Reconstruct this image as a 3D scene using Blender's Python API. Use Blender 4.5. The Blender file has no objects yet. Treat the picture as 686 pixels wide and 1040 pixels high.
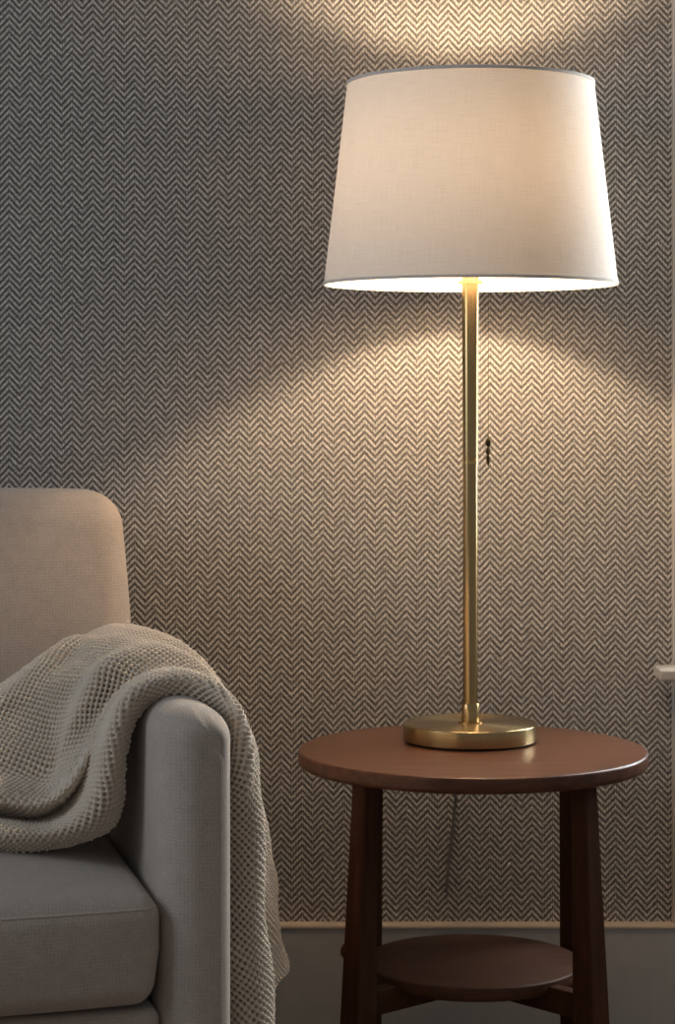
import bpy, math
import numpy as np
from mathutils import Vector, Matrix

C = bpy.context.scene.collection
PI = math.pi
sin, cos = math.sin, math.cos
rad = math.radians

# ---------------------------------------------------------------- camera, world, lights
sc = bpy.context.scene
FPX, HORIZON, CAMZ = 2270.0, 404.0, 0.97
cd = bpy.data.cameras.new('camera')
cd.sensor_fit = 'VERTICAL'; cd.sensor_height = 36.0
cd.lens = 36.0 * FPX / 1040.0
cd.shift_y = (HORIZON - 520.0) / 1040.0
cd.clip_start = 0.05
cam = bpy.data.objects.new('camera', cd); C.objects.link(cam)
cam.location = (0, 0, CAMZ); cam.rotation_euler = (rad(90), 0, 0)
sc.camera = cam

w = bpy.data.worlds.new('room_light'); sc.world = w; w.use_nodes = True
bg = w.node_tree.nodes['Background']
bg.inputs[0].default_value = (0.94, 0.975, 1.0, 1); bg.inputs[1].default_value = 0.176

def area(name, loc, target, sx, sy, power, col):
    l = bpy.data.lights.new(name, 'AREA'); l.shape = 'RECTANGLE'; l.size = sx; l.size_y = sy
    l.energy = power; l.color = col
    o = bpy.data.objects.new(name, l); C.objects.link(o); o.location = loc
    o.rotation_euler = (Vector(target) - Vector(loc)).to_track_quat('-Z', 'Y').to_euler()
    return o
# an added cool fill from the left, its source unseen, and daylight from the window in the back wall beside the lamp (light comes in through its pane)
area('left_cool_fill', (-2.8, 1.45, 1.6), (-0.2, 2.5, 0.7), 1.2, 1.4, 22, (0.73, 0.86, 1.0))
area('back_window_daylight', (1.20, 3.56, 1.40), (0.25, 2.95, 1.2), 0.7, 1.4, 50, (0.92, 0.96, 1.0))

sc.view_settings.view_transform = 'Standard'; sc.view_settings.look = 'None'
sc.view_settings.gamma = 1.0; sc.view_settings.use_curve_mapping = False
sc.view_settings.exposure = 0.0

# ---------------------------------------------------------------- main measures
WALL_Y = 3.222
TABLE = Vector((0.1745, 2.886, 0.517))
LAMP = Vector((0.1755, 2.95, 0.517))

# ---------------------------------------------------------------- mesh helpers
def obj(name, me, mat=None, parent=None):
    o = bpy.data.objects.new(name, me); C.objects.link(o)
    if mat: me.materials.append(mat)
    if parent: o.parent = parent
    return o

def mesh(name, verts, faces, smooth=True, angle=None):
    me = bpy.data.meshes.new(name)
    me.from_pydata([tuple(map(float, v)) for v in verts], [], [tuple(map(int, f)) for f in faces])
    me.validate()
    import bmesh
    bm = bmesh.new(); bm.from_mesh(me)
    bmesh.ops.recalc_face_normals(bm, faces=bm.faces)
    bm.to_mesh(me); bm.free()
    if smooth:
        me.shade_smooth()
        if angle: me.set_sharp_from_angle(angle=rad(angle))
    return me

class MB:
    """collects verts and faces of one mesh"""
    def __init__(s): s.v, s.f = [], []
    def add(s, verts, faces):
        n = len(s.v); s.v += [tuple(p) for p in verts]; s.f += [tuple(i + n for i in f) for f in faces]
    def build(s, name, mat=None, parent=None, smooth=True, angle=35):
        return obj(name, mesh(name, s.v, s.f, smooth, angle), mat, parent)

def lathe(prof, n=96, cx=0, cy=0):
    """prof = list of (radius, z); closed at r == 0"""
    v, f, rings = [], [], []
    for r, z in prof:
        if r <= 1e-7:
            rings.append([len(v)]); v.append((cx, cy, z))
        else:
            rings.append(list(range(len(v), len(v) + n)))
            v += [(cx + r*cos(2*PI*k/n), cy + r*sin(2*PI*k/n), z) for k in range(n)]
    for a, b in zip(rings[:-1], rings[1:]):
        for k in range(n):
            k2 = (k + 1) % n
            if len(a) == 1 and len(b) == 1: continue
            if len(a) == 1: f.append((a[0], b[k], b[k2]))
            elif len(b) == 1: f.append((a[k], a[k2], b[0]))
            else: f.append((a[k], a[k2], b[k2], b[k]))
    return v, f

def tube(pts, r, n=10):
    pts = [Vector(p) for p in pts]; v, f = [], []
    up = Vector((0.31, 0.87, 0.13)).normalized()
    for i, p in enumerate(pts):
        t = (pts[min(i+1, len(pts)-1)] - pts[max(i-1, 0)]).normalized()
        a = t.cross(up).normalized(); b = t.cross(a).normalized()
        rr = r[i] if isinstance(r, (list, tuple)) else r
        v += [p + rr*(a*cos(2*PI*k/n) + b*sin(2*PI*k/n)) for k in range(n)]
    for i in range(len(pts) - 1):
        for k in range(n):
            k2 = (k+1) % n
            f.append((i*n+k, i*n+k2, (i+1)*n+k2, (i+1)*n+k))
    f.append(tuple(range(n-1, -1, -1))); f.append(tuple((len(pts)-1)*n + k for k in range(n)))
    return v, f

def box(x0, x1, y0, y1, z0, z1, b=0.0):
    """axis box with chamfered edges"""
    c = Vector(((x0+x1)/2, (y0+y1)/2, (z0+z1)/2)); h = ((x1-x0)/2, (y1-y0)/2, (z1-z0)/2)
    return rbox(c, h, b, 2 if b else 1, 1)

def rbox(c, h, r, m=6, k=8, fn=None):
    """rounded box: half sizes h, radius r, m segments per rounded corner, k per straight run; fn deforms (local point) -> point"""
    def axis(hh):
        if r <= 0: return list(np.linspace(-hh, hh, k+1))
        a = [-hh + r*(1 - math.tan(PI/4*(1 - i/m))) for i in range(m)]
        a = [-hh + r - r*math.tan(PI/4*(1 - i/m)) for i in range(m)]
        mid = list(np.linspace(-hh + r, hh - r, k+1))
        return a + mid + [-q for q in reversed(a)]
    A = [axis(q) for q in h]
    idx, v, f = {}, [], []
    def vid(i, j, l):
        key = (i, j, l)
        if key not in idx:
            p = [A[0][i], A[1][j], A[2][l]]
            if r > 0:
                q = [max(-(h[d]-r), min(h[d]-r, p[d])) for d in range(3)]
                e = Vector((p[0]-q[0], p[1]-q[1], p[2]-q[2]))
                if e.length > 1e-9: e = e.normalized()*r
                p = [q[d] + e[d] for d in range(3)]
            p = Vector(p)
            if fn: p = Vector(fn(p))
            idx[key] = len(v); v.append(p + Vector(c))
        return idx[key]
    n = [len(a) for a in A]
    for i in range(n[0]-1):
        for j in range(n[1]-1):
            f.append((vid(i,j,0), vid(i,j+1,0), vid(i+1,j+1,0), vid(i+1,j,0)))
            f.append((vid(i,j,n[2]-1), vid(i+1,j,n[2]-1), vid(i+1,j+1,n[2]-1), vid(i,j+1,n[2]-1)))
    for i in range(n[0]-1):
        for l in range(n[2]-1):
            f.append((vid(i,0,l), vid(i+1,0,l), vid(i+1,0,l+1), vid(i,0,l+1)))
            f.append((vid(i,n[1]-1,l), vid(i,n[1]-1,l+1), vid(i+1,n[1]-1,l+1), vid(i+1,n[1]-1,l)))
    for j in range(n[1]-1):
        for l in range(n[2]-1):
            f.append((vid(0,j,l), vid(0,j,l+1), vid(0,j+1,l+1), vid(0,j+1,l)))
            f.append((vid(n[0]-1,j,l), vid(n[0]-1,j+1,l), vid(n[0]-1,j+1,l+1), vid(n[0]-1,j,l+1)))
    return v, f

def empty(name, loc, label, cat, rz=0):
    o = bpy.data.objects.new(name, None); C.objects.link(o)
    o.location = loc; o.rotation_euler = (0, 0, rz); o.empty_display_size = 0.05
    o['label'] = label; o['category'] = cat
    return o

# ---------------------------------------------------------------- materials
class NT:
    def __init__(s, name):
        s.m = bpy.data.materials.new(name); s.m.use_nodes = True
        s.t = s.m.node_tree; s.n = s.t.nodes; s.b = s.n['Principled BSDF']; s.out = s.n['Material Output']
    def node(s, kind, **kw):
        n = s.n.new(kind)
        for k, v in kw.items(): setattr(n, k, v)
        return n
    def link(s, a, b): s.t.links.new(a, b)
    def val(s, x, sock):
        if isinstance(x, (int, float)): sock.default_value = x
        else: s.link(x, sock)
    def math(s, op, a, b=0.0, c=0.0):
        n = s.node('ShaderNodeMath', operation=op)
        s.val(a, n.inputs[0]); s.val(b, n.inputs[1]); s.val(c, n.inputs[2])
        return n.outputs[0]
    def coords(s, which='Object'):
        return s.node('ShaderNodeTexCoord').outputs[which]
    def sep(s, v):
        n = s.node('ShaderNodeSeparateXYZ'); s.link(v, n.inputs[0]); return n.outputs
    def scale(s, v, sc_):
        n = s.node('ShaderNodeMapping'); s.link(v, n.inputs[0]); n.inputs['Scale'].default_value = sc_
        return n.outputs[0]
    def noise(s, v, scale, detail=2.0, rough=0.5):
        n = s.node('ShaderNodeTexNoise'); s.link(v, n.inputs['Vector'])
        n.inputs['Scale'].default_value = scale; n.inputs['Detail'].default_value = detail
        n.inputs['Roughness'].default_value = rough
        return n.outputs[0]
    def ramp(s, f, stops):
        n = s.node('ShaderNodeValToRGB'); s.link(f, n.inputs[0])
        e = n.color_ramp.elements
        while len(e) < len(stops): e.new(0.5)
        for el, (p, c) in zip(e, stops): el.position = p; el.color = (*c, 1)
        return n.outputs[0]
    def mix(s, f, a, b):
        n = s.node('ShaderNodeMix', data_type='RGBA')
        s.val(f, n.inputs[0])
        for x, q in ((a, n.inputs[6]), (b, n.inputs[7])):
            if isinstance(x, tuple): q.default_value = (*x, 1)
            else: s.link(x, q)
        return n.outputs[2]
    def bump(s, hgt, dist, strength=1.0):
        n = s.node('ShaderNodeBump'); n.inputs['Strength'].default_value = strength
        n.inputs['Distance'].default_value = dist; s.link(hgt, n.inputs['Height'])
        s.link(n.outputs[0], s.b.inputs['Normal'])
        return n.outputs[0]
    def set(s, **kw):
        for k, v in kw.items():
            q = s.b.inputs[k.replace('_', ' ')]
            if isinstance(v, tuple): q.default_value = (*v, 1) if len(v) == 3 else v
            elif isinstance(v, (int, float)): q.default_value = v
            else: s.link(v, q)
        return s

def mat_wallpaper():
    m = NT('herringbone wallpaper'); co = m.coords(); x, y, z = m.sep(co)
    P, V = 0.03016, 0.00994
    warp = m.math('MULTIPLY', m.math('SUBTRACT', m.noise(co, 60, 2), 0.5), 0.0011)
    u = m.math('ADD', m.math('DIVIDE', m.math('ADD', x, warp), P), 0.1710/P + 0.5 + 40)
    fr = m.math('FRACT', u)
    tri = m.math('ABSOLUTE', m.math('SUBTRACT', fr, 0.5))                 # 0 at the peak line, 0.5 at the trough
    rise = m.math('MULTIPLY', tri, P*1.06)
    side = m.math('MULTIPLY', m.math('GREATER_THAN', fr, 0.5), 0.22)        # the twill breaks slightly at each turn
    ph = m.math('ADD', m.math('DIVIDE', m.math('ADD', m.math('ADD', z, rise), warp), V), side)
    st = m.math('SINE', m.math('MULTIPLY', ph, 2*PI))                      # diagonal yarn
    # single stitches along the yarn
    th = m.math('SINE', m.math('MULTIPLY', x, 2*PI/0.0037))
    tv = m.math('SINE', m.math('MULTIPLY', z, 2*PI/0.0039))
    bead = m.math('MULTIPLY', m.math('ADD', th, m.math('MULTIPLY', tv, th)), 0.38)
    fine = m.math('MULTIPLY', m.math('SUBTRACT', m.noise(co, 380, 2, 0.7), 0.5), 1.9)
    h = m.math('ADD', m.math('ADD', st, bead), fine)
    f = m.math('ADD', m.math('MULTIPLY', h, 0.42), 0.47)
    col = m.ramp(f, [(0.0, (0.116, 0.101, 0.089)), (0.32, (0.190, 0.166, 0.146)), (0.72, (0.55, 0.515, 0.462)), (1.0, (0.71, 0.665, 0.60))])
    dx = m.math('SINE', m.math('MULTIPLY', m.math('ADD', x, m.math('MULTIPLY', warp, 0.5)), 2*PI/0.0042)); dz = m.math('SINE', m.math('MULTIPLY', z, 2*PI/0.0042))
    dots = m.math('ADD', m.math('MULTIPLY', m.math('MULTIPLY', dx, dz), 0.42), m.math('MULTIPLY', m.math('SUBTRACT', m.noise(co, 330, 1, 0.5), 0.5), 1.5))
    hs = m.node('ShaderNodeHueSaturation'); m.link(col, hs.inputs['Color']); m.link(m.math('MAXIMUM', m.math('ADD', dots, 0.97), 0.2), hs.inputs['Value'])
    col = hs.outputs[0]
    m.set(Base_Color=col, Roughness=0.85)
    m.b.inputs['Specular IOR Level'].default_value = 0.2
    m.bump(f, 0.0009, 0.6)
    return m.m

def mat_fabric(name, c, weave=0.0038, depth=0.0007, var=0.12):
    m = NT(name); co = m.coords('UV'); x, y, z = m.sep(co)
    a = m.math('SINE', m.math('MULTIPLY', x, 2*PI/weave)); b = m.math('SINE', m.math('MULTIPLY', y, 2*PI/weave))
    wv = m.math('ADD', m.math('MULTIPLY', a, 0.6), m.math('MULTIPLY', b, 0.6))
    co3 = m.coords()
    nz = m.noise(co3, 500, 2, 0.7); big = m.noise(co3, 60, 3, 0.6)
    h = m.math('ADD', m.math('MULTIPLY', wv, 0.13), nz)
    f = m.math('ADD', m.math('MULTIPLY', nz, 0.7), m.math('ADD', m.math('MULTIPLY', wv, 0.06), m.math('MULTIPLY', big, 0.3)))
    lo = tuple(q*(1-var) for q in c); hi = tuple(q*(1+var) for q in c)
    m.set(Base_Color=m.ramp(f, [(0.3, lo), (0.75, hi)]), Roughness=0.9, Sheen_Weight=0.25, Sheen_Roughness=0.5)
    m.b.inputs['Specular IOR Level'].default_value = 0.15
    m.bump(h, depth, 0.7)
    return m.m

def mat_knit():
    m = NT('cream knitted wool'); co = m.coords('UV')
    x, y, z = m.sep(co)
    nz = m.noise(co, 1100, 3, 0.7); big = m.noise(co, 25, 2)
    strand = m.math('SINE', m.math('ADD', m.math('MULTIPLY', m.math('ADD', x, y), 2*PI/0.0019), m.math('MULTIPLY', nz, 3.0)))
    f = m.math('ADD', m.math('MULTIPLY', nz, 0.7), m.math('MULTIPLY', big, 0.3))
    m.set(Base_Color=m.ramp(f, [(0.3, (0.66, 0.555, 0.445)), (0.7, (0.84, 0.72, 0.59))]), Roughness=0.95, Sheen_Weight=0.3)
    m.b.inputs['Specular IOR Level'].default_value = 0.1
    m.bump(m.math('ADD', nz, m.math('MULTIPLY', strand, 0.35)), 0.0005, 0.7)
    return m.m

def mat_wood(name, stretch, dark, mid, light, rough=0.33, spec=0.42):
    m = NT(name); co = m.coords()
    g = m.noise(m.scale(co, stretch), 9, 5, 0.6)
    fine = m.noise(m.scale(co, tuple(q*6 for q in stretch)), 14, 3, 0.7)
    f = m.math('ADD', m.math('MULTIPLY', g, 0.68), m.math('MULTIPLY', fine, 0.32))
    m.set(Base_Color=m.ramp(f, [(0.32, dark), (0.5, mid), (0.68, light)]), Roughness=m.math('ADD', m.math('MULTIPLY', fine, 0.12), rough))
    m.b.inputs['Specular IOR Level'].default_value = spec
    m.bump(fine, 0.0002, 0.3)
    return m.m

def mat_brass(name, aniso=0.0, radial=False, rough=0.28, col=(0.66, 0.47, 0.23)):
    m = NT(name); co = m.coords()
    if radial:
        x, y, z = m.sep(co)
        r = m.math('SQRT', m.math('ADD', m.math('MULTIPLY', x, x), m.math('MULTIPLY', y, y)))
        cv = m.node('ShaderNodeCombineXYZ'); m.link(m.math('MULTIPLY', r, 2600), cv.inputs[0]); m.link(m.math('MULTIPLY', z, 2600), cv.inputs[1])
        br = m.math('ADD', m.math('MULTIPLY', m.noise(cv.outputs[0], 1.0, 2), 0.04), 0.48)
    else:
        br = m.noise(m.scale(co, (900, 900, 4)), 1.0, 2)
    m.set(Base_Color=m.mix(br, tuple(q*0.93 for q in col), tuple(q*1.05 for q in col)), Metallic=1.0,
          Roughness=m.math('ADD', m.math('MULTIPLY', br, 0.1), rough - 0.05))
    if aniso:
        t = m.node('ShaderNodeTangent', direction_type='RADIAL', axis='Z')
        m.link(t.outputs[0], m.b.inputs['Tangent']); m.b.inputs['Anisotropic'].default_value = aniso; m.b.inputs['Anisotropic Rotation'].default_value = 0.25
    return m.m

def mat_plain(name, c, rough=0.5, spec=0.4, nscale=40, var=0.04):
    m = NT(name); nz = m.noise(m.coords(), nscale, 3)
    m.set(Base_Color=m.ramp(nz, [(0.3, tuple(q*(1-var) for q in c)), (0.7, tuple(min(1, q*(1+var)) for q in c))]), Roughness=rough)
    m.b.inputs['Specular IOR Level'].default_value = spec
    return m.m

def mat_shade():
    m = NT('white linen lampshade'); co = m.coords('UV')
    h1 = m.noise(m.scale(co, (26, 950, 1)), 1.0, 3, 0.65)
    v1 = m.noise(m.scale(co, (950, 26, 1)), 1.0, 3, 0.65)
    wv = m.math('ADD', m.math('MULTIPLY', h1, 0.55), m.math('MULTIPLY', v1, 0.45))
    colr = m.ramp(wv, [(0.22, (0.66, 0.61, 0.56)), (0.5, (0.81, 0.78, 0.74)), (0.75, (0.85, 0.82, 0.785))])
    tr = m.ramp(wv, [(0.22, (0.030, 0.0240, 0.0185)), (0.5, (0.043, 0.0360, 0.0290)), (0.75, (0.050, 0.0430, 0.0355))])
    d = m.node('ShaderNodeBsdfDiffuse'); t = m.node('ShaderNodeBsdfTranslucent'); a = m.node('ShaderNodeAddShader')
    m.link(colr, d.inputs[0]); m.link(tr, t.inputs[0]); m.link(d.outputs[0], a.inputs[0]); m.link(t.outputs[0], a.inputs[1])
    b = m.node('ShaderNodeBump'); b.inputs['Distance'].default_value = 0.0004; b.inputs['Strength'].default_value = 0.4
    m.link(wv, b.inputs['Height']); m.link(b.outputs[0], d.inputs['Normal'])
    m.n.remove(m.b); m.link(a.outputs[0], m.out.inputs[0])
    return m.m

def mat_emit(name, col, strength):
    m = NT(name)
    m.set(Base_Color=(0.8, 0.8, 0.8), Emission_Color=col, Emission_Strength=strength)
    return m.m

def mat_glass():
    m = NT('window glass')
    t = m.node('ShaderNodeBsdfTransparent'); g = m.node('ShaderNodeBsdfGlossy'); x = m.node('ShaderNodeMixShader')
    g.inputs['Roughness'].default_value = 0.02; t.inputs[0].default_value = (0.97, 0.99, 0.98, 1)
    x.inputs[0].default_value = 0.05; m.link(t.outputs[0], x.inputs[1]); m.link(g.outputs[0], x.inputs[2])
    m.n.remove(m.b); m.link(x.outputs[0], m.out.inputs[0])
    return m.m

M_WALL = mat_wallpaper()
M_FAB = mat_fabric('grey beige upholstery', (0.49, 0.412, 0.352), var=0.2)
M_PIPE = mat_plain('upholstery welt', (0.55, 0.465, 0.40), 0.9, 0.1, 600, 0.12)
M_KNIT = mat_knit()
M_TOP = mat_wood('walnut tabletop', (0.9, 9, 9), (0.062, 0.022, 0.0115), (0.112, 0.042, 0.022), (0.178, 0.073, 0.037), 0.26, 0.34)
M_SHELF = mat_wood('dark walnut shelf', (0.9, 9, 9), (0.070, 0.0280, 0.0150), (0.100, 0.0410, 0.0220), (0.130, 0.055, 0.0300), 0.45, 0.25)
M_LEG = mat_wood('walnut leg', (9, 9, 0.9), (0.046, 0.0165, 0.0080), (0.070, 0.0260, 0.0125), (0.094, 0.037, 0.0175), 0.5, 0.12)
M_BASE = mat_brass('brushed brass disc', 0.8, True, 0.27, (0.52, 0.38, 0.19))
M_POLE = mat_brass('brushed brass', 0.0, False, 0.24, (0.52, 0.345, 0.155))
M_RING = mat_brass('polished brass ring', 0.0, False, 0.15, (0.75, 0.52, 0.22))
M_SHADE = mat_shade()
M_TRIM = mat_plain('shade binding tape', (0.74, 0.69, 0.64), 0.9, 0.1, 300, 0.08)
M_WHITE = mat_plain('painted baseboard', (0.49, 0.475, 0.45), 0.45, 0.4)
M_CAP = mat_plain('tan cap strip', (0.62, 0.49, 0.37), 0.5, 0.35)  # paler, warmer tan than the board below
M_SILL = mat_plain('painted window wood', (0.50, 0.46, 0.41), 0.45, 0.4)
M_BULB = mat_emit('warm lit bulb', (1.0, 0.76, 0.51, 1), 340.0)
M_BLACK = mat_plain('dark felt', (0.012, 0.011, 0.010), 0.8, 0.2)
M_CORD = mat_plain('taupe cloth cord', (0.20, 0.178, 0.16), 0.8, 0.2, 400, 0.2)
M_BRONZE = mat_brass('dark bronze pull', 0.0, False, 0.35, (0.10, 0.07, 0.035))
M_FLOOR = mat_wood('oak floor', (0.6, 6, 6), (0.10, 0.06, 0.035), (0.16, 0.10, 0.06), (0.21, 0.14, 0.085), 0.45)
M_GLASS = mat_glass()
M_FOOT = mat_wood('dark wooden foot', (9, 9, 1), (0.03, 0.018, 0.012), (0.05, 0.03, 0.02), (0.07, 0.04, 0.03))

def uv_box(me, s=1.0):
    """box-projected uv in metres"""
    uv = me.uv_layers.new(name='UVMap')
    for p in me.polygons:
        n = p.normal; a = max(range(3), key=lambda i: abs(n[i]))
        i, j = [(1, 2), (0, 2), (0, 1)][a]
        for li in p.loop_indices:
            c = me.vertices[me.loops[li].vertex_index].co
            uv.data[li].uv = (c[i]*s, c[j]*s)

# ---------------------------------------------------------------- setting
def struct(o): o['kind'] = 'structure'; return o
WX0, WX1, WZ0, WZ1 = 0.546, 1.45, 0.5918, 2.05       # window opening
b = MB()
for x0, x1, z0, z1 in ((-2.6, WX0, 0, 2.6), (WX1, 2.4, 0, 2.6), (WX0, WX1, 0, 0.5718), (WX0, WX1, WZ1, 2.6)):
    b.add(*box(x0, x1, WALL_Y, WALL_Y + 0.12, z0, z1))
struct(b.build('wall_back', M_WALL, smooth=False))
b = MB(); b.add(*box(-2.6, 2.4, -0.4, WALL_Y + 0.12, -0.05, 0)); struct(b.build('floor', M_FLOOR, smooth=False))
# baseboard with a small rounded top
b = MB()
def strip(name, pr, mat):
    n = len(pr); v = [(-2.6, WALL_Y + a, z) for a, z in pr] + [(2.4, WALL_Y + a, z) for a, z in pr]
    f = [(i, (i+1) % n, n + (i+1) % n, n + i) for i in range(n)] + [tuple(range(n)), tuple(range(n, 2*n))]
    b = MB(); b.add(v, f); struct(b.build(name, mat))
strip('baseboard_back', [(0, 0), (-0.0205, 0), (-0.0205, 0.2095), (0, 0.2095)], M_WHITE)
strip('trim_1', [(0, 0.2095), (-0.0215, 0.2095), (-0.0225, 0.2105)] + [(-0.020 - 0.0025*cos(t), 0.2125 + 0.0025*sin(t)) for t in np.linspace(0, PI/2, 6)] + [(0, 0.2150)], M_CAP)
# window beside the lamp: casing, sill, sash and pane
win = bpy.data.objects.new('window_1', None); C.objects.link(win); win.location = (0.99, WALL_Y, 0.6); struct(win)
def wb(name, boxes, mat):
    b = MB()
    for q in boxes: b.add(*box(*q))
    o = b.build(name, mat, win); o.matrix_parent_inverse = Matrix.Translation(win.location).inverted()
    return o
CX = 0.4818
wb('window_frame', [(CX, WX0 + 0.004, WALL_Y - 0.014, WALL_Y, 0.2145, WZ1 + 0.07, 0.003), (WX1 - 0.004, WX1 + 0.065, WALL_Y - 0.014, WALL_Y, 0.2145, WZ1 + 0.07, 0.003),
                    (WX0 + 0.004, WX1 - 0.004, WALL_Y - 0.014, WALL_Y, WZ1 - 0.004, WZ1 + 0.07, 0.003),
                    (WX0, WX0 + 0.02, WALL_Y, WALL_Y + 0.12, WZ0, WZ1), (WX1 - 0.02, WX1, WALL_Y, WALL_Y + 0.12, WZ0, WZ1), (WX0 + 0.02, WX1 - 0.02, WALL_Y, WALL_Y + 0.12, WZ1 - 0.02, WZ1)], M_SILL)
wb('window_sill', [(0.4535, 1.54, WALL_Y - 0.085, WALL_Y - 0.0142, 0.5718, 0.5872, 0.003), (WX0, WX1, WALL_Y - 0.0142, WALL_Y + 0.12, 0.5718, 0.5872, 0.001)], M_SILL)
wb('sash', [(WX0 + 0.02, WX0 + 0.065, WALL_Y + 0.06, WALL_Y + 0.1, 0.5872, WZ1 - 0.02, 0.003), (WX1 - 0.065, WX1 - 0.02, WALL_Y + 0.06, WALL_Y + 0.1, 0.5872, WZ1 - 0.02, 0.003),
            (WX0 + 0.065, WX1 - 0.065, WALL_Y + 0.06, WALL_Y + 0.1, 0.5872, 0.655, 0.003), (WX0 + 0.065, WX1 - 0.065, WALL_Y + 0.06, WALL_Y + 0.1, WZ1 - 0.07, WZ1 - 0.02, 0.003),
            (0.98, 1.005, WALL_Y + 0.06, WALL_Y + 0.1, 0.655, WZ1 - 0.07, 0.003)], M_SILL)
wb('pane', [(WX0 + 0.06, WX1 - 0.06, WALL_Y + 0.078, WALL_Y + 0.083, 0.65, WZ1 - 0.065)], M_GLASS)

# ---------------------------------------------------------------- side table
TZ = TABLE.z
tab = empty('side_table', (TABLE.x, TABLE.y, 0), 'small round walnut side table with a lower shelf, under the brass lamp', 'side table', rad(-2.5))
def arc(cx, cz, r, a0, a1, n=6): return [(cx + r*cos(a), cz + r*sin(a)) for a in np.linspace(rad(a0), rad(a1), n)]
b = MB()
R = 0.2255
b.add(*lathe([(0, TZ), (R - 0.004, TZ)] + arc(R - 0.004, TZ - 0.004, 0.004, 90, 0)[1:] + arc(R - 0.007, TZ - 0.0135, 0.007, 0, -75, 8) + [(R - 0.03, TZ - 0.0215), (0, TZ - 0.0215)], 160))
b.build('table_top', M_TOP, tab, angle=40)
ZT = TZ - 0.0214
b_shelf = MB(); SZ, SR = 0.2445, 0.141
b_shelf.add(*lathe([(0, SZ), (SR - 0.003, SZ)] + arc(SR - 0.003, SZ - 0.003, 0.003, 90, 0)[1:] + arc(SR - 0.009, SZ - 0.010, 0.009, 0, -70, 8) + [(SR - 0.025, SZ - 0.0195), (0, SZ - 0.0195)], 128))
b_shelf.build('shelf', M_SHELF, tab, angle=40)
def leg_mesh(ang):
    b = MB(); ca, sa = cos(ang), sin(ang)
    rings = []
    for z in (ZT, 0.40, 0.30, 0.20, 0.10, 0.0):
        rc = 0.190 + (ZT - z)*0.041; h = (0.0240 + (ZT - z)*0.033)/2; c = 0.0022
        ring = [(h-c, -h), (h, -h+c), (h, h-c), (h-c, h), (-h+c, h), (-h, h-c), (-h, -h+c), (-h+c, -h)]
        rings.append([(ca*(rc + p) - sa*q, sa*(rc + p) + ca*q, z) for p, q in ring])
    v = [p for r in rings for p in r]; f = []
    for i in range(len(rings)-1):
        for k in range(8): f.append((i*8+k, i*8+(k+1) % 8, (i+1)*8+(k+1) % 8, (i+1)*8+k))
    f += [tuple(range(8)), tuple(range(len(v)-8, len(v)))]
    b.add(v, f); return b
for k in range(4):
    ang = rad(45 + 90*k)
    lg = leg_mesh(ang).build('leg', M_LEG, tab, angle=30)
    if k == 2:                                   # front left leg: turned peg end on its outer side
        z = 0.285; rc = 0.190 + (ZT - z)*0.041; h = (0.0240 + (ZT - z)*0.033)/2
        ca, sa = cos(ang), sin(ang); tdir = Vector((sa, -ca, 0)); cc = Vector((ca*rc, sa*rc, z)) + tdir*(h - 0.001)
        mb = MB(); v, f = lathe([(0, 0), (0.0105, 0), (0.0105, 0.009), (0.0095, 0.0115), (0.0065, 0.0132), (0, 0.0138)], 24)
        q = tdir.to_track_quat('Z', 'Y')
        mb.add([cc + q @ Vector(p) for p in v], f)
        mb.build('peg', M_LEG, lg)
for k in range(2):
    ang = rad(45 + 90*k); b = MB(); z1 = SZ - 0.0194 - (0.0 if k == 0 else 0.0)
    def turn(p, a=ang): return (p[0]*cos(a) - p[1]*sin(a), p[0]*sin(a) + p[1]*cos(a), p[2])
    if k == 0: segs = [(-0.186, 0.186)]
    else: segs = [(-0.186, -0.0105), (0.0105, 0.186)]
    for s0, s1 in segs:
        v, f = box(s0, s1, -0.010, 0.010, z1 - 0.018, z1, 0.0015); b.add([turn(p) for p in v], f)
    for sg in (-1,):                              # raised front ends that grip the shelf's rim
        v, f = box(min(sg*0.130, sg*0.189), max(sg*0.130, sg*0.189), -0.0095, 0.0095, z1 - 0.0175, SZ - 0.006, 0.0015); b.add([turn(p) for p in v], f)
    b.build('stretcher', M_LEG, tab, angle=30)

# ---------------------------------------------------------------- table lamp
lamp = empty('table_lamp', LAMP, 'tall brushed brass lamp with a white linen drum shade, lit, on the walnut table', 'lamp')
H = lambda z: z - LAMP.z            # world height to lamp height
b = MB(); BR, BT = 0.0885, 0.0245
b.add(*lathe([(0, 0.002), (BR - 0.0015, 0.002)] + arc(BR - 0.0015, 0.0035, 0.0015, -90, 0, 4) + arc(BR - 0.002, BT - 0.002, 0.002, 0, 90, 5) + [(0.02, BT), (0, BT)], 160))
base = b.build('base', M_BASE, lamp, angle=40)
b = MB(); b.add(*lathe([(0, 0), (BR - 0.004, 0), (BR - 0.004, 0.0021), (0, 0.0021)], 96)); b.build('felt_pad', M_BLACK, base, angle=40)
b = MB(); b.add(*lathe([(0.0100, BT), (0.0162, BT), (0.0162, BT + 0.0018), (0.0118, BT + 0.0022), (0.0118, BT + 0.0245), (0.0110, BT + 0.0258), (0.0096, BT + 0.0258)], 48)); b.build('collar', M_POLE, lamp, angle=35)
ZJ = H(CAMZ + (HORIZON - 470)/FPX*2.95)         # joint of the pole
ZS0 = H(1.1195); ZS1 = H(1.3846)                # shade bottom and top
ZB = H(1.262)                                   # bulb
b = MB(); b.add(*lathe([(0, BT), (0.0098, BT), (0.0098, ZJ), (0, ZJ)], 48))
b.add(*lathe([(0, ZJ), (0.0090, ZJ), (0.0090, ZJ + 0.004), (0.0101, ZJ + 0.005), (0.0113, ZS0 + 0.002), (0, ZS0 + 0.002)], 48))
pole = b.build('pole', M_POLE, lamp, angle=35)
b = MB(); b.add(*lathe([(0.0085, ZJ - 0.001), (0.0108, ZJ - 0.001), (0.0108, ZJ + 0.0032), (0.0085, ZJ + 0.0035)], 48)); b.build('joint_ring', M_RING, pole)
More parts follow.
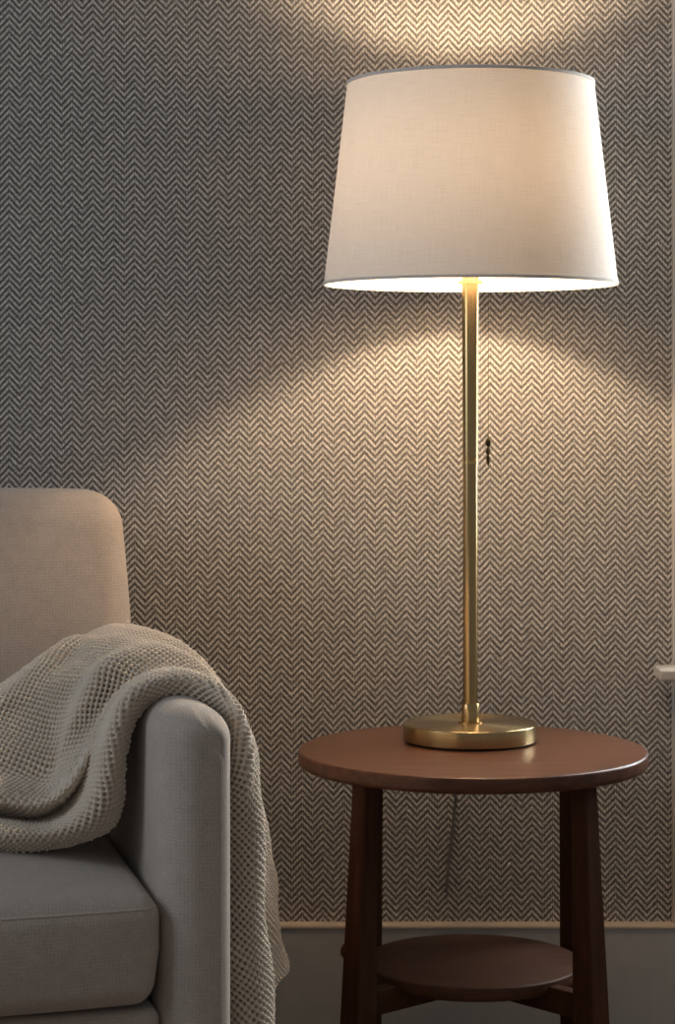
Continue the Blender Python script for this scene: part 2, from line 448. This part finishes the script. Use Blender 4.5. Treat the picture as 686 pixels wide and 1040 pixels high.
b = MB(); b.add(*lathe([(0, ZS0 + 0.001), (0.0165, ZS0 + 0.001), (0.0165, ZS0 + 0.0045), (0.011, ZS0 + 0.0055), (0.011, ZS0 + 0.02), (0.0165, ZS0 + 0.024), (0.0185, ZB - 0.045), (0.0185, ZB - 0.035), (0, ZB - 0.035)], 40))
b.build('socket', M_RING, lamp, angle=35)
b = MB(); RB = 0.030
b.add(*lathe([(0, ZB - 0.036), (0.013, ZB - 0.036), (0.014, ZB - 0.028)] + [(RB*cos(a), ZB + RB*sin(a)) for a in np.linspace(rad(-55), rad(88), 14)] + [(0, ZB + RB)], 32))
b.build('light_bulb', M_BULB, lamp, angle=60)
# shade: a tapered cloth drum with bound edges, on a wire spider
RB0, RT0 = 0.1937, 0.1625
nu, nv = 192, 12
v = []; f = []
for j in range(nv + 1):
    t = j/nv
    for i in range(nu):
        r = RB0 + (RT0 - RB0)*t; a = 2*PI*i/nu
        v.append((r*cos(a), r*sin(a), ZS0 + (ZS1 - ZS0)*t))
for j in range(nv):
    for i in range(nu): f.append((j*nu+i, j*nu+(i+1) % nu, (j+1)*nu+(i+1) % nu, (j+1)*nu+i))
me = mesh('shade', v, f)
uv = me.uv_layers.new(name='UVMap')
for p in me.polygons:
    ii = [l for l in p.loop_indices]; us = []
    for l in ii:
        k = me.loops[l].vertex_index; us.append((k % nu)/nu)
    wrap = max(us) - min(us) > 0.5
    for l, q in zip(ii, us):
        k = me.loops[l].vertex_index
        if wrap and q < 0.5: q += 1
        uv.data[l].uv = (q*1.12, me.vertices[k].co.z)
shade = obj('shade', me, M_SHADE, lamp)
for rr, zz, hh in ((RB0, ZS0, 0.0030), (RT0, ZS1, 0.0030)):
    b = MB(); s = 1 if zz == ZS0 else -1; sl = (RT0 - RB0)/(ZS1 - ZS0)
    b.add(*lathe([(rr - 0.0012, zz - s*0.001), (rr + 0.0014, zz - s*0.001), (rr + 0.0014 + sl*s*hh, zz + s*hh), (rr - 0.0012 + sl*s*hh, zz + s*hh), (rr - 0.0012, zz - s*0.001)], 192))
    b.build('shade_trim', M_TRIM, shade, angle=40)
b = MB()
for k in range(3):
    a = rad(30 + 120*k); b.add(*tube([(0.016*cos(a), 0.016*sin(a), ZS1 - 0.03), (0.06*cos(a), 0.06*sin(a), ZS1 - 0.03), (RT0*0.985*cos(a), RT0*0.985*sin(a), ZS1 - 0.003)], 0.0016, 8))
b.add(*tube([(0.018*cos(a), 0.018*sin(a), ZS1 - 0.03) for a in np.linspace(0, 2*PI, 25)], 0.0018, 8))
for s in (-1, 1): b.add(*tube([(s*0.0185, 0, ZB - 0.05), (s*0.045, 0, ZB - 0.02), (s*0.048, 0, ZB + 0.03), (s*0.03, 0, ZB + 0.075), (s*0.012, 0, ZS1 - 0.03)], 0.0014, 8))
b.build('spider', M_RING, lamp)
# pull chain with a little bronze pull
px_, py_ = 0.0245, 0.012
zc1 = H(CAMZ + (HORIZON - 443)/FPX*2.95); zc0 = H(CAMZ + (HORIZON - 474)/FPX*2.95)
b = MB(); b.add(*tube([(0.017, 0.004, ZB - 0.055), (0.0225, 0.010, ZB - 0.058), (px_, py_, ZB - 0.07), (px_, py_, zc1)], 0.0004, 6))
ch = b.build('pull_chain', M_RING, lamp)
b = MB(); L = zc1 - zc0
b.add(*lathe([(0, zc1), (0.0012, zc1 - 0.01*L), (0.0014, zc1 - 0.05*L), (0.0034, zc1 - 0.13*L), (0.0041, zc1 - 0.2*L), (0.0033, zc1 - 0.29*L), (0.0012, zc1 - 0.36*L), (0.0028, zc1 - 0.44*L), (0.0034, zc1 - 0.5*L), (0.0028, zc1 - 0.57*L), (0.0012, zc1 - 0.63*L), (0.0026, zc1 - 0.71*L), (0.0030, zc1 - 0.78*L), (0.0016, zc1 - 0.92*L), (0, zc0)], 16, px_, py_))
b.build('chain_pull', M_BRONZE, ch)
# cord over the back of the table and down the wall
b = MB()
cpts = [(-0.002, 0.085, 0.006), (-0.004, 0.12, 0.004), (-0.006, 0.155, 0.0045), (-0.007, 0.168, 0.001), (-0.008, 0.174, -0.012), (-0.006, 0.205, -0.05), (-0.005, 0.245, -0.085), (-0.006, 0.2645, -0.13), (-0.011, 0.2675, -0.18), (-0.016, 0.2682, -0.22), (-0.018, 0.269, -0.25), (-0.018, 0.275, -0.262)]
def smooth_path(p, n=8):
    p = [Vector(q) for q in p]; out = []
    for i in range(len(p)-1):
        p0, p1, p2, p3 = p[max(i-1, 0)], p[i], p[i+1], p[min(i+2, len(p)-1)]
        for k in range(n):
            t = k/n
            out.append(0.5*((2*p1) + (p2-p0)*t + (2*p0-5*p1+4*p2-p3)*t*t + (3*p1-p0-3*p2+p3)*t**3))
    return out + [p[-1]]
b.add(*tube(smooth_path(cpts), 0.0024, 10)); b.build('power_cord', M_CORD, lamp)

# ---------------------------------------------------------------- armchair (local axes: x = towards its other arm, y = back, z up; origin at the outer front corner of the near arm)
TH = rad(14)
F0 = Vector((-0.111, 2.33, 0))
Lv = Vector((-cos(TH), -sin(TH), 0)); Bv = Vector((-sin(TH), cos(TH), 0))
def W(l, s, z): return F0 + Lv*l + Bv*s + Vector((0, 0, z))
chair = empty('armchair', (0, 0, 0), 'grey-beige upholstered armchair with slim arms, under the knitted throw', 'armchair')
chair.location = W(0.36, 0.38, 0); CHI = Matrix.Translation(chair.location).inverted()
CSH = Vector((0.0062, 0, 0))
def part(name, verts, faces, mat, parent, angle=50, uvs=True):
    """verts in (l, s, z) chair coordinates"""
    me = mesh(name, [W(*p) + CSH for p in verts], faces, True, angle)
    if uvs:
        u = me.uv_layers.new(name='UVMap')
        for p in me.polygons:
            n = p.normal; nl, ns, nz = abs(n.dot(Lv)), abs(n.dot(Bv)), abs(n.z)
            for li in p.loop_indices:
                c = me.vertices[me.loops[li].vertex_index].co - F0
                q = (c.dot(Lv), c.dot(Bv), c.z)
                u.data[li].uv = (q[0], q[1]) if nz >= max(nl, ns) else ((q[0], q[2]) if ns >= nl else (q[1], q[2]))
    o = obj(name, me, mat, parent)
    if parent is chair: o.matrix_parent_inverse = CHI
    return o

AT, AZ0, AZ1, ADEPTH = 0.078, 0.13, 0.646, 0.76
def arm_loft(flip):
    def section(ins_in, ins_top, ins_out, s, ins_bot=0.0):
        lo, li, zt, zb = ins_out, AT - ins_in, AZ1 - ins_top, AZ0 + ins_bot
        ro, ri = min(0.042, (li-lo)*0.55), min(0.034, (li-lo)*0.45); rz = ro*0.78
        pts = [(lo, zb), (lo, zb + 0.1), (lo, zb + 0.25), (lo, zb + 0.38)]
        pts += [(lo + ro - ro*cos(a), zt - rz + rz*sin(a)) for a in np.linspace(0, PI/2, 9)]
        pts += [(li - ri + ri*sin(a), zt - ri + ri*cos(a)) for a in np.linspace(0, PI/2, 11)]
        pts += [(li, zb + 0.38), (li, zb + 0.25), (li, zb + 0.1), (li, zb)]
        return [(q[0], s, q[1]) for q in pts]
    rings = []
    for t in np.linspace(PI/2, 0, 14):
        rings.append(section(0.040*(1-cos(t)), 0.026*(1-cos(t)), 0.017*(1-cos(t)), 0.050*(1-sin(t)), 0.01*(1-cos(t))))
    for s in np.linspace(0.08, ADEPTH, 12): rings.append(section(0, 0, 0, s))
    n = len(rings[0]); v = [p for r in rings for p in r]; f = []
    for i in range(len(rings)-1):
        for k in range(n): f.append((i*n+k, i*n+(k+1) % n, (i+1)*n+(k+1) % n, (i+1)*n+k))
    f += [tuple(range(n)), tuple(range(len(v)-n, len(v)))]
    if flip: v = [(0.72 - p[0], p[1], p[2]) for p in v]
    return v, f
for flip in (False, True):
    v, f = arm_loft(flip)
    arm = part('armrest', v, f, M_FAB, chair, 60)
    pts = [(0.0150, 0.0006, 0.145)] + [(0.0150, 0.0006, z) for z in np.linspace(0.2, 0.585, 10)] + [(0.0150 + 0.010*(1-cos(a)), 0.0006, 0.585 + 0.018*sin(a)) for a in np.linspace(0, rad(80), 8)]
    if flip: pts = [(0.72 - p[0], p[1], p[2]) for p in pts]
    tv, tf = tube(pts, 0.0016, 8)
    part('welt', tv, tf, M_PIPE, arm, 60, False)

# seat cushion: crowned top, bowed front, seam line
SL0, SL1, SS0, SS1, CZ0, CZ1 = 0.0775, 0.6425, 0.008, 0.60, 0.338, 0.450
hc = ((SL1-SL0)/2, (SS1-SS0)/2, (CZ1-CZ0)/2)
def cush(p):
    x, y, z = p; a, c, d = x/hc[0], y/hc[1], z/hc[2]
    crown = (1 - min(1, abs(a))**2.6)*(1 - min(1, abs(c))**3.2)
    z2 = z + (0.036*crown*(0.5 + 0.5*d) if d > 0 else 0.004*crown*d)
    y2 = y - (0.024*(1 - min(1, abs(a))**2.2)*(1 - 0.35*d*d) if c < 0 else 0)*min(1, abs(c))
    x2 = x - (0.008*(max(0, -d)))*np.sign(a)*abs(a)**4
    return (x2, y2, z2)
v, f = rbox(((SL0+SL1)/2, (SS0+SS1)/2, (CZ0+CZ1)/2), hc, 0.022, 7, 26, cush)
cu = part('seat_cushion', v, f, M_FAB, chair, 60)
pts = []
for a in np.linspace(-0.985, 0.985, 60):
    p = cush(Vector((a*(hc[0]), -hc[1] + 0.0035, hc[2] - 0.0105)))
    pts.append((p[0] + (SL0+SL1)/2, p[1] + (SS0+SS1)/2 + 0.0 + (0.012*max(0, (abs(a)-0.93)/0.055)**2), p[2] + (CZ0+CZ1)/2))
tv, tf = tube(pts, 0.0015, 8); part('piping', tv, tf, M_PIPE, cu, 60, False)
# seat base under the cushion
v, f = rbox((0.36, 0.385, 0.232), (0.283, 0.365, 0.100), 0.012, 4, 6)
part('seat_base', v, f, M_FAB, chair, 60)
# backrest, leaning back
hb = (0.36, 0.075, 0.285)
def backf(p):
    x, y, z = p; t = (z + hb[2])/(2*hb[2])
    bow = 0.022*(1 - (x/hb[0])**4)*(1 - (z/hb[2])**4) if y < 0 else 0
    x2 = x*(1 - 0.050*t**2.2)
    z2 = z - 0.005*abs(x/hb[0])**4*max(0, z/hb[2]) 
    return (x2, y - bow + 0.085*t*t*0.9, z2)
v, f = rbox((0.36, 0.672, 0.563), hb, 0.044, 9, 16, backf)
part('backrest', v, f, M_FAB, chair, 60)
for l in (0.05, 0.67):
    for s in (0.06, 0.70):
        v, f = lathe([(0, 0), (0.013, 0), (0.019, 0.133), (0, 0.133)], 20, l, s)
        part('foot', v, f, M_FOOT, chair, 40, False)

# ---------------------------------------------------------------- knitted throw
# control points (l, s, z) of the draped sheet: columns run from the seat over the arm and down its outer side, rows from the front hem back
COL = [
 [(.36,.19,.485),(.36,.175,.505),(.36,.230,.502),(.36,.215,.522),(.36,.235,.532),(.36,.258,.538),(.36,.285,.548),(.36,.315,.562),(.36,.350,.572),(.36,.39,.560),(.36,.45,.510)],
 [(.29,.16,.486),(.29,.145,.506),(.29,.220,.502),(.29,.190,.524),(.29,.220,.538),(.29,.245,.548),(.29,.274,.566),(.29,.304,.588),(.29,.338,.602),(.29,.38,.590),(.29,.44,.540)],
 [(.225,.155,.480),(.225,.132,.502),(.225,.222,.502),(.225,.174,.525),(.225,.212,.540),(.225,.236,.554),(.225,.264,.580),(.225,.294,.607),(.225,.328,.625),(.225,.375,.613),(.225,.435,.560)],
 [(.172,.150,.480),(.174,.128,.503),(.167,.210,.504),(.170,.160,.527),(.165,.210,.545),(.163,.230,.565),(.163,.268,.601),(.163,.307,.637),(.163,.345,.658),(.163,.405,.642),(.163,.47,.580)],
 [(.112,.150,.495),(.136,.122,.517),(.137,.190,.536),(.140,.158,.555),(.149,.203,.567),(.149,.222,.590),(.147,.260,.617),(.136,.312,.654),(.130,.365,.678),(.128,.425,.662),(.125,.50,.610)],
 [(.090,.135,.560),(.108,.112,.577),(.114,.165,.600),(.106,.185,.618),(.101,.212,.626),(.111,.224,.645),(.112,.258,.657),(.104,.317,.672),(.100,.385,.684),(.100,.45,.671),(.100,.54,.640)],
 [(.070,.128,.630),(.083,.106,.650),(.080,.150,.659),(.072,.185,.656),(.070,.210,.655),(.077,.230,.672),(.078,.260,.679),(.070,.32,.681),(.070,.40,.688),(.070,.48,.678),(.070,.56,.665)],
 [(.042,.120,.646),(.042,.104,.664),(.042,.150,.671),(.042,.185,.664),(.042,.210,.663),(.042,.235,.675),(.042,.265,.681),(.042,.32,.684),(.042,.40,.690),(.042,.48,.681),(.042,.56,.670)],
 [(.004,.100,.628),(-.006,.080,.644),(-.008,.120,.656),(-.002,.160,.655),(.000,.195,.656),(-.001,.225,.664),(-.002,.260,.669),(.000,.32,.675),(.000,.40,.679),(.000,.48,.673),(.000,.56,.661)],
 [(-.003,.062,.588),(-.022,.044,.600),(-.033,.080,.619),(-.032,.125,.627),(-.031,.165,.635),(-.031,.200,.641),(-.031,.235,.645),(-.032,.28,.649),(-.032,.36,.655),(-.030,.46,.647),(-.028,.54,.637)],
 [(-.003,.052,.500),(-.025,.040,.500),(-.045,.078,.505),(-.040,.125,.505),(-.036,.165,.508),(-.044,.205,.510),(-.058,.235,.510),(-.078,.275,.510),(-.090,.34,.510),(-.066,.42,.510),(-.045,.49,.510)],
 [(-.003,.052,.370),(-.030,.040,.370),(-.056,.078,.375),(-.048,.125,.378),(-.040,.165,.382),(-.052,.205,.390),(-.072,.235,.400),(-.100,.275,.405),(-.113,.34,.405),(-.080,.42,.410),(-.050,.49,.410)],
 [(-.003,.055,.170),(-.040,.042,.170),(-.074,.080,.175),(-.062,.125,.185),(-.050,.165,.200),(-.064,.205,.230),(-.084,.235,.265),(-.112,.275,.285),(-.131,.34,.290),(-.090,.42,.300),(-.055,.49,.310)],
]
K = np.array(COL)                                    # (nu, nv, 3)
def nat_spline(t, y, q):
    """natural cubic spline through y(t) along axis 0, evaluated at q"""
    n = len(t); h = np.diff(t); A = np.zeros((n, n)); B = np.zeros((n,) + y.shape[1:])
    A[0, 0] = A[-1, -1] = 1
    sh = (-1,) + (1,)*(y.ndim-1)
    d = np.diff(y, axis=0)/h.reshape(sh)
    for i in range(1, n-1):
        A[i, i-1], A[i, i], A[i, i+1] = h[i-1], 2*(h[i-1]+h[i]), h[i]; B[i] = 6*(d[i]-d[i-1])
    m = np.linalg.solve(A, B.reshape(n, -1)).reshape(B.shape)
    i = np.clip(np.searchsorted(t, q, side='right') - 1, 0, n-2)
    hi = h[i].reshape(sh); a = ((t[i+1]-q)/h[i]).reshape(sh); b_ = ((q-t[i])/h[i]).reshape(sh)
    return a*y[i] + b_*y[i+1] + ((a**3-a)*m[i] + (b_**3-b_)*m[i+1])*hi**2/6
du = np.concatenate([[0], np.cumsum(np.linalg.norm(np.diff(K, axis=0), axis=2).mean(1))])
dv = np.concatenate([[0], np.cumsum(np.linalg.norm(np.diff(K, axis=1), axis=2).mean(0))])
STEP = 0.00092
NU, NV = int(du[-1]/STEP), int(dv[-1]/STEP)
qu, qv = np.linspace(0, du[-1], NU), np.linspace(0, dv[-1], NV)
S = nat_spline(du, K, qu)                            # (NU, 9, 3)
S = nat_spline(dv, S.transpose(1, 0, 2), qv).transpose(1, 0, 2)   # (NU, NV, 3)
U, Vv = np.meshgrid(qu, qv, indexing='ij')
def normals(S):
    a = np.gradient(S, axis=0); b_ = np.gradient(S, axis=1); n = np.cross(a, b_)
    return n/np.maximum(np.linalg.norm(n, axis=2, keepdims=True), 1e-9)
def blur(a, k):
    w_ = np.hanning(2*k+3)[1:-1]; w_ /= w_.sum()
    for ax in (0, 1):
        p = np.pad(a, [(k, k) if q == ax else (0, 0) for q in (0, 1, 2)], mode='reflect', reflect_type='odd')
        a = sum(w_[i]*np.take(p, range(i, i + a.shape[ax]), axis=ax) for i in range(2*k+1))
    return a
S = blur(blur(S, 11), 9)                                        # thick yarn rounds off every fold
N = normals(S)
# make the normal point away from the chair: up on the arm top
ia = int(np.argmin(abs(qu - du[7]))); 
if N[ia, NV//2, 2] < 0: N = -N
# soft irregular folds, then the moss-stitch relief
rng = np.random.default_rng(4)
soft = 0.0035*np.sin(U*38 + 2.2*np.sin(Vv*21) + 0.7)*np.sin(Vv*30 + 1.1*np.sin(U*17)) + 0.002*np.sin(Vv*75 + 3*np.sin(U*12))
Pk = 0.0086
# lay the sheet flat with its true lengths, so that the stitches keep their size: relax a coarse net of springs
cu_, cv_ = 66, 40
gi = np.linspace(0, NU-1, cu_).round().astype(int); gj = np.linspace(0, NV-1, cv_).round().astype(int)
Q = S[np.ix_(gi, gj)]; flat = np.stack([U, Vv], -1)[np.ix_(gi, gj)].copy()
pairs = [((slice(None, -1), slice(None)), (slice(1, None), slice(None))), ((slice(None), slice(None, -1)), (slice(None), slice(1, None))),
         ((slice(None, -1), slice(None, -1)), (slice(1, None), slice(1, None))), ((slice(None, -1), slice(1, None)), (slice(1, None), slice(None, -1)))]
rest = [np.linalg.norm(Q[b1] - Q[a1], axis=2) for a1, b1 in pairs]
for it in range(2500):
    mv = np.zeros_like(flat)
    for (a1, b1), r0 in zip(pairs, rest):
        d_ = flat[b1] - flat[a1]; ln = np.linalg.norm(d_, axis=2); k_ = ((ln - r0)/np.maximum(ln, 1e-6)*0.5)[..., None]*d_
        mv[a1] += k_; mv[b1] -= k_
    flat += mv*0.22
flat = nat_spline(qu[gi], flat, qu); flat = nat_spline(qv[gj], flat.transpose(1, 0, 2), qv).transpose(1, 0, 2)
flat -= flat.reshape(-1, 2).min(0); SU, SV = flat[..., 0], flat[..., 1]
wu = SU + 0.0010*np.sin(SV*90 + 5*np.sin(SU*20)); wv_ = SV + 0.0010*np.sin(SU*80 + 4*np.sin(SV*25))
c = np.cos(2*PI*wu/Pk)*np.cos(2*PI*wv_/Pk)
g_ = np.clip(((0.5 - 0.5*c) - 0.50)/0.42, 0, 1); g_ = g_*g_*(3 - 2*g_)
knit = 0.0024*(0.5 + 0.5*c) - 0.0072*g_              # plump stitches with open holes between them
ju, jv = np.floor(wu/Pk*2 + 0.5).astype(int), np.floor(wv_/Pk*2 + 0.5).astype(int)
rnd = rng.uniform(0.7, 1.25, (ju.max() + 4, jv.max() + 4))[ju + 1, jv + 1]
S = S + N*((soft)[..., None])
N2 = normals(S)
if N2[ia, NV//2, 2] < 0: N2 = -N2
# where the cloth is folded tightly the stitches close up
gu, gv = np.linalg.norm(np.diff(S, axis=0, append=S[-1:]), axis=2), np.linalg.norm(np.diff(S, axis=1, append=S[:, -1:]), axis=2)
ku = np.linalg.norm(np.diff(N2, axis=0, append=N2[-1:]), axis=2)/np.maximum(gu, 2e-4); kv = np.linalg.norm(np.diff(N2, axis=1, append=N2[:, -1:]), axis=2)/np.maximum(gv, 2e-4)
tight = blur(np.clip(1.25/(1 + ((ku + kv)/150.0)**2), 0.3, 1.0)[..., None], 6)[..., 0]
S = S + N2*((knit*rnd*tight)[..., None])
base_ = np.array(F0); Wp = base_ + S[..., 0:1]*np.array(Lv) + S[..., 1:2]*np.array(Bv) + S[..., 2:3]*np.array((0, 0, 1.0))
# underside: the same sheet, coarser, 11 mm below, joined along the hem
Np = N[..., 0:1]*np.array(Lv) + N[..., 1:2]*np.array(Bv) + N[..., 2:3]*np.array((0, 0, 1.0))
co_top = Wp.reshape(-1, 3)
under = Wp - Np*(0.011*np.minimum(tight, 1.0)**1.6)[..., None]
iu = np.unique(np.concatenate([np.arange(0, NU, 6), [NU-1]])); iv = np.unique(np.concatenate([np.arange(0, NV, 6), [NV-1]]))
co_un = under[np.ix_(iu, iv)].reshape(-1, 3)
gid = np.arange(NU*NV).reshape(NU, NV)
q1 = np.stack([gid[:-1, :-1], gid[1:, :-1], gid[1:, 1:], gid[:-1, 1:]], -1).reshape(-1, 4)
uid = NU*NV + np.arange(len(iu)*len(iv)).reshape(len(iu), len(iv))
q2 = np.stack([uid[:-1, :-1], uid[:-1, 1:], uid[1:, 1:], uid[1:, :-1]], -1).reshape(-1, 4)
rim = []
def rimstrip(top_ids, un_ids):
    for k in range(len(un_ids)-1): rim.append((top_ids[k], top_ids[k+1], un_ids[k+1], un_ids[k]))
rimstrip(gid[iu, 0], uid[:, 0]); rimstrip(gid[iu, NV-1][::-1], uid[:, -1][::-1])
rimstrip(gid[0, iv][::-1], uid[0, :][::-1]); rimstrip(gid[NU-1, iv], uid[-1, :])
co_all = np.concatenate([co_top, co_un]); fa = np.concatenate([q1, q2, np.array(rim)])
me = bpy.data.meshes.new('throw_blanket')
me.vertices.add(len(co_all)); me.vertices.foreach_set('co', co_all.astype(np.float32).ravel())
me.loops.add(fa.size); me.loops.foreach_set('vertex_index', fa.astype(np.int32).ravel())
me.polygons.add(len(fa)); me.polygons.foreach_set('loop_start', np.arange(0, fa.size, 4, dtype=np.int32))
me.update(calc_edges=True)
uvc = np.concatenate([flat.reshape(-1, 2), flat[np.ix_(iu, iv)].reshape(-1, 2)])
ul = me.uv_layers.new(name='UVMap'); ul.data.foreach_set('uv', uvc[fa.ravel()].astype(np.float32).ravel())
me.shade_smooth()
nn = me.polygons[int((ia*(NV-1) + NV//2))].normal
if nn.z < 0: me.flip_normals()
org = Vector(W(0.045, 0.3, 0.646)); me.transform(Matrix.Translation(-org))
bl = obj('throw_blanket', me, M_KNIT); bl.location = org
bl['label'] = 'cream chunky knitted throw draped over the arm and seat of the armchair'; bl['category'] = 'blanket'
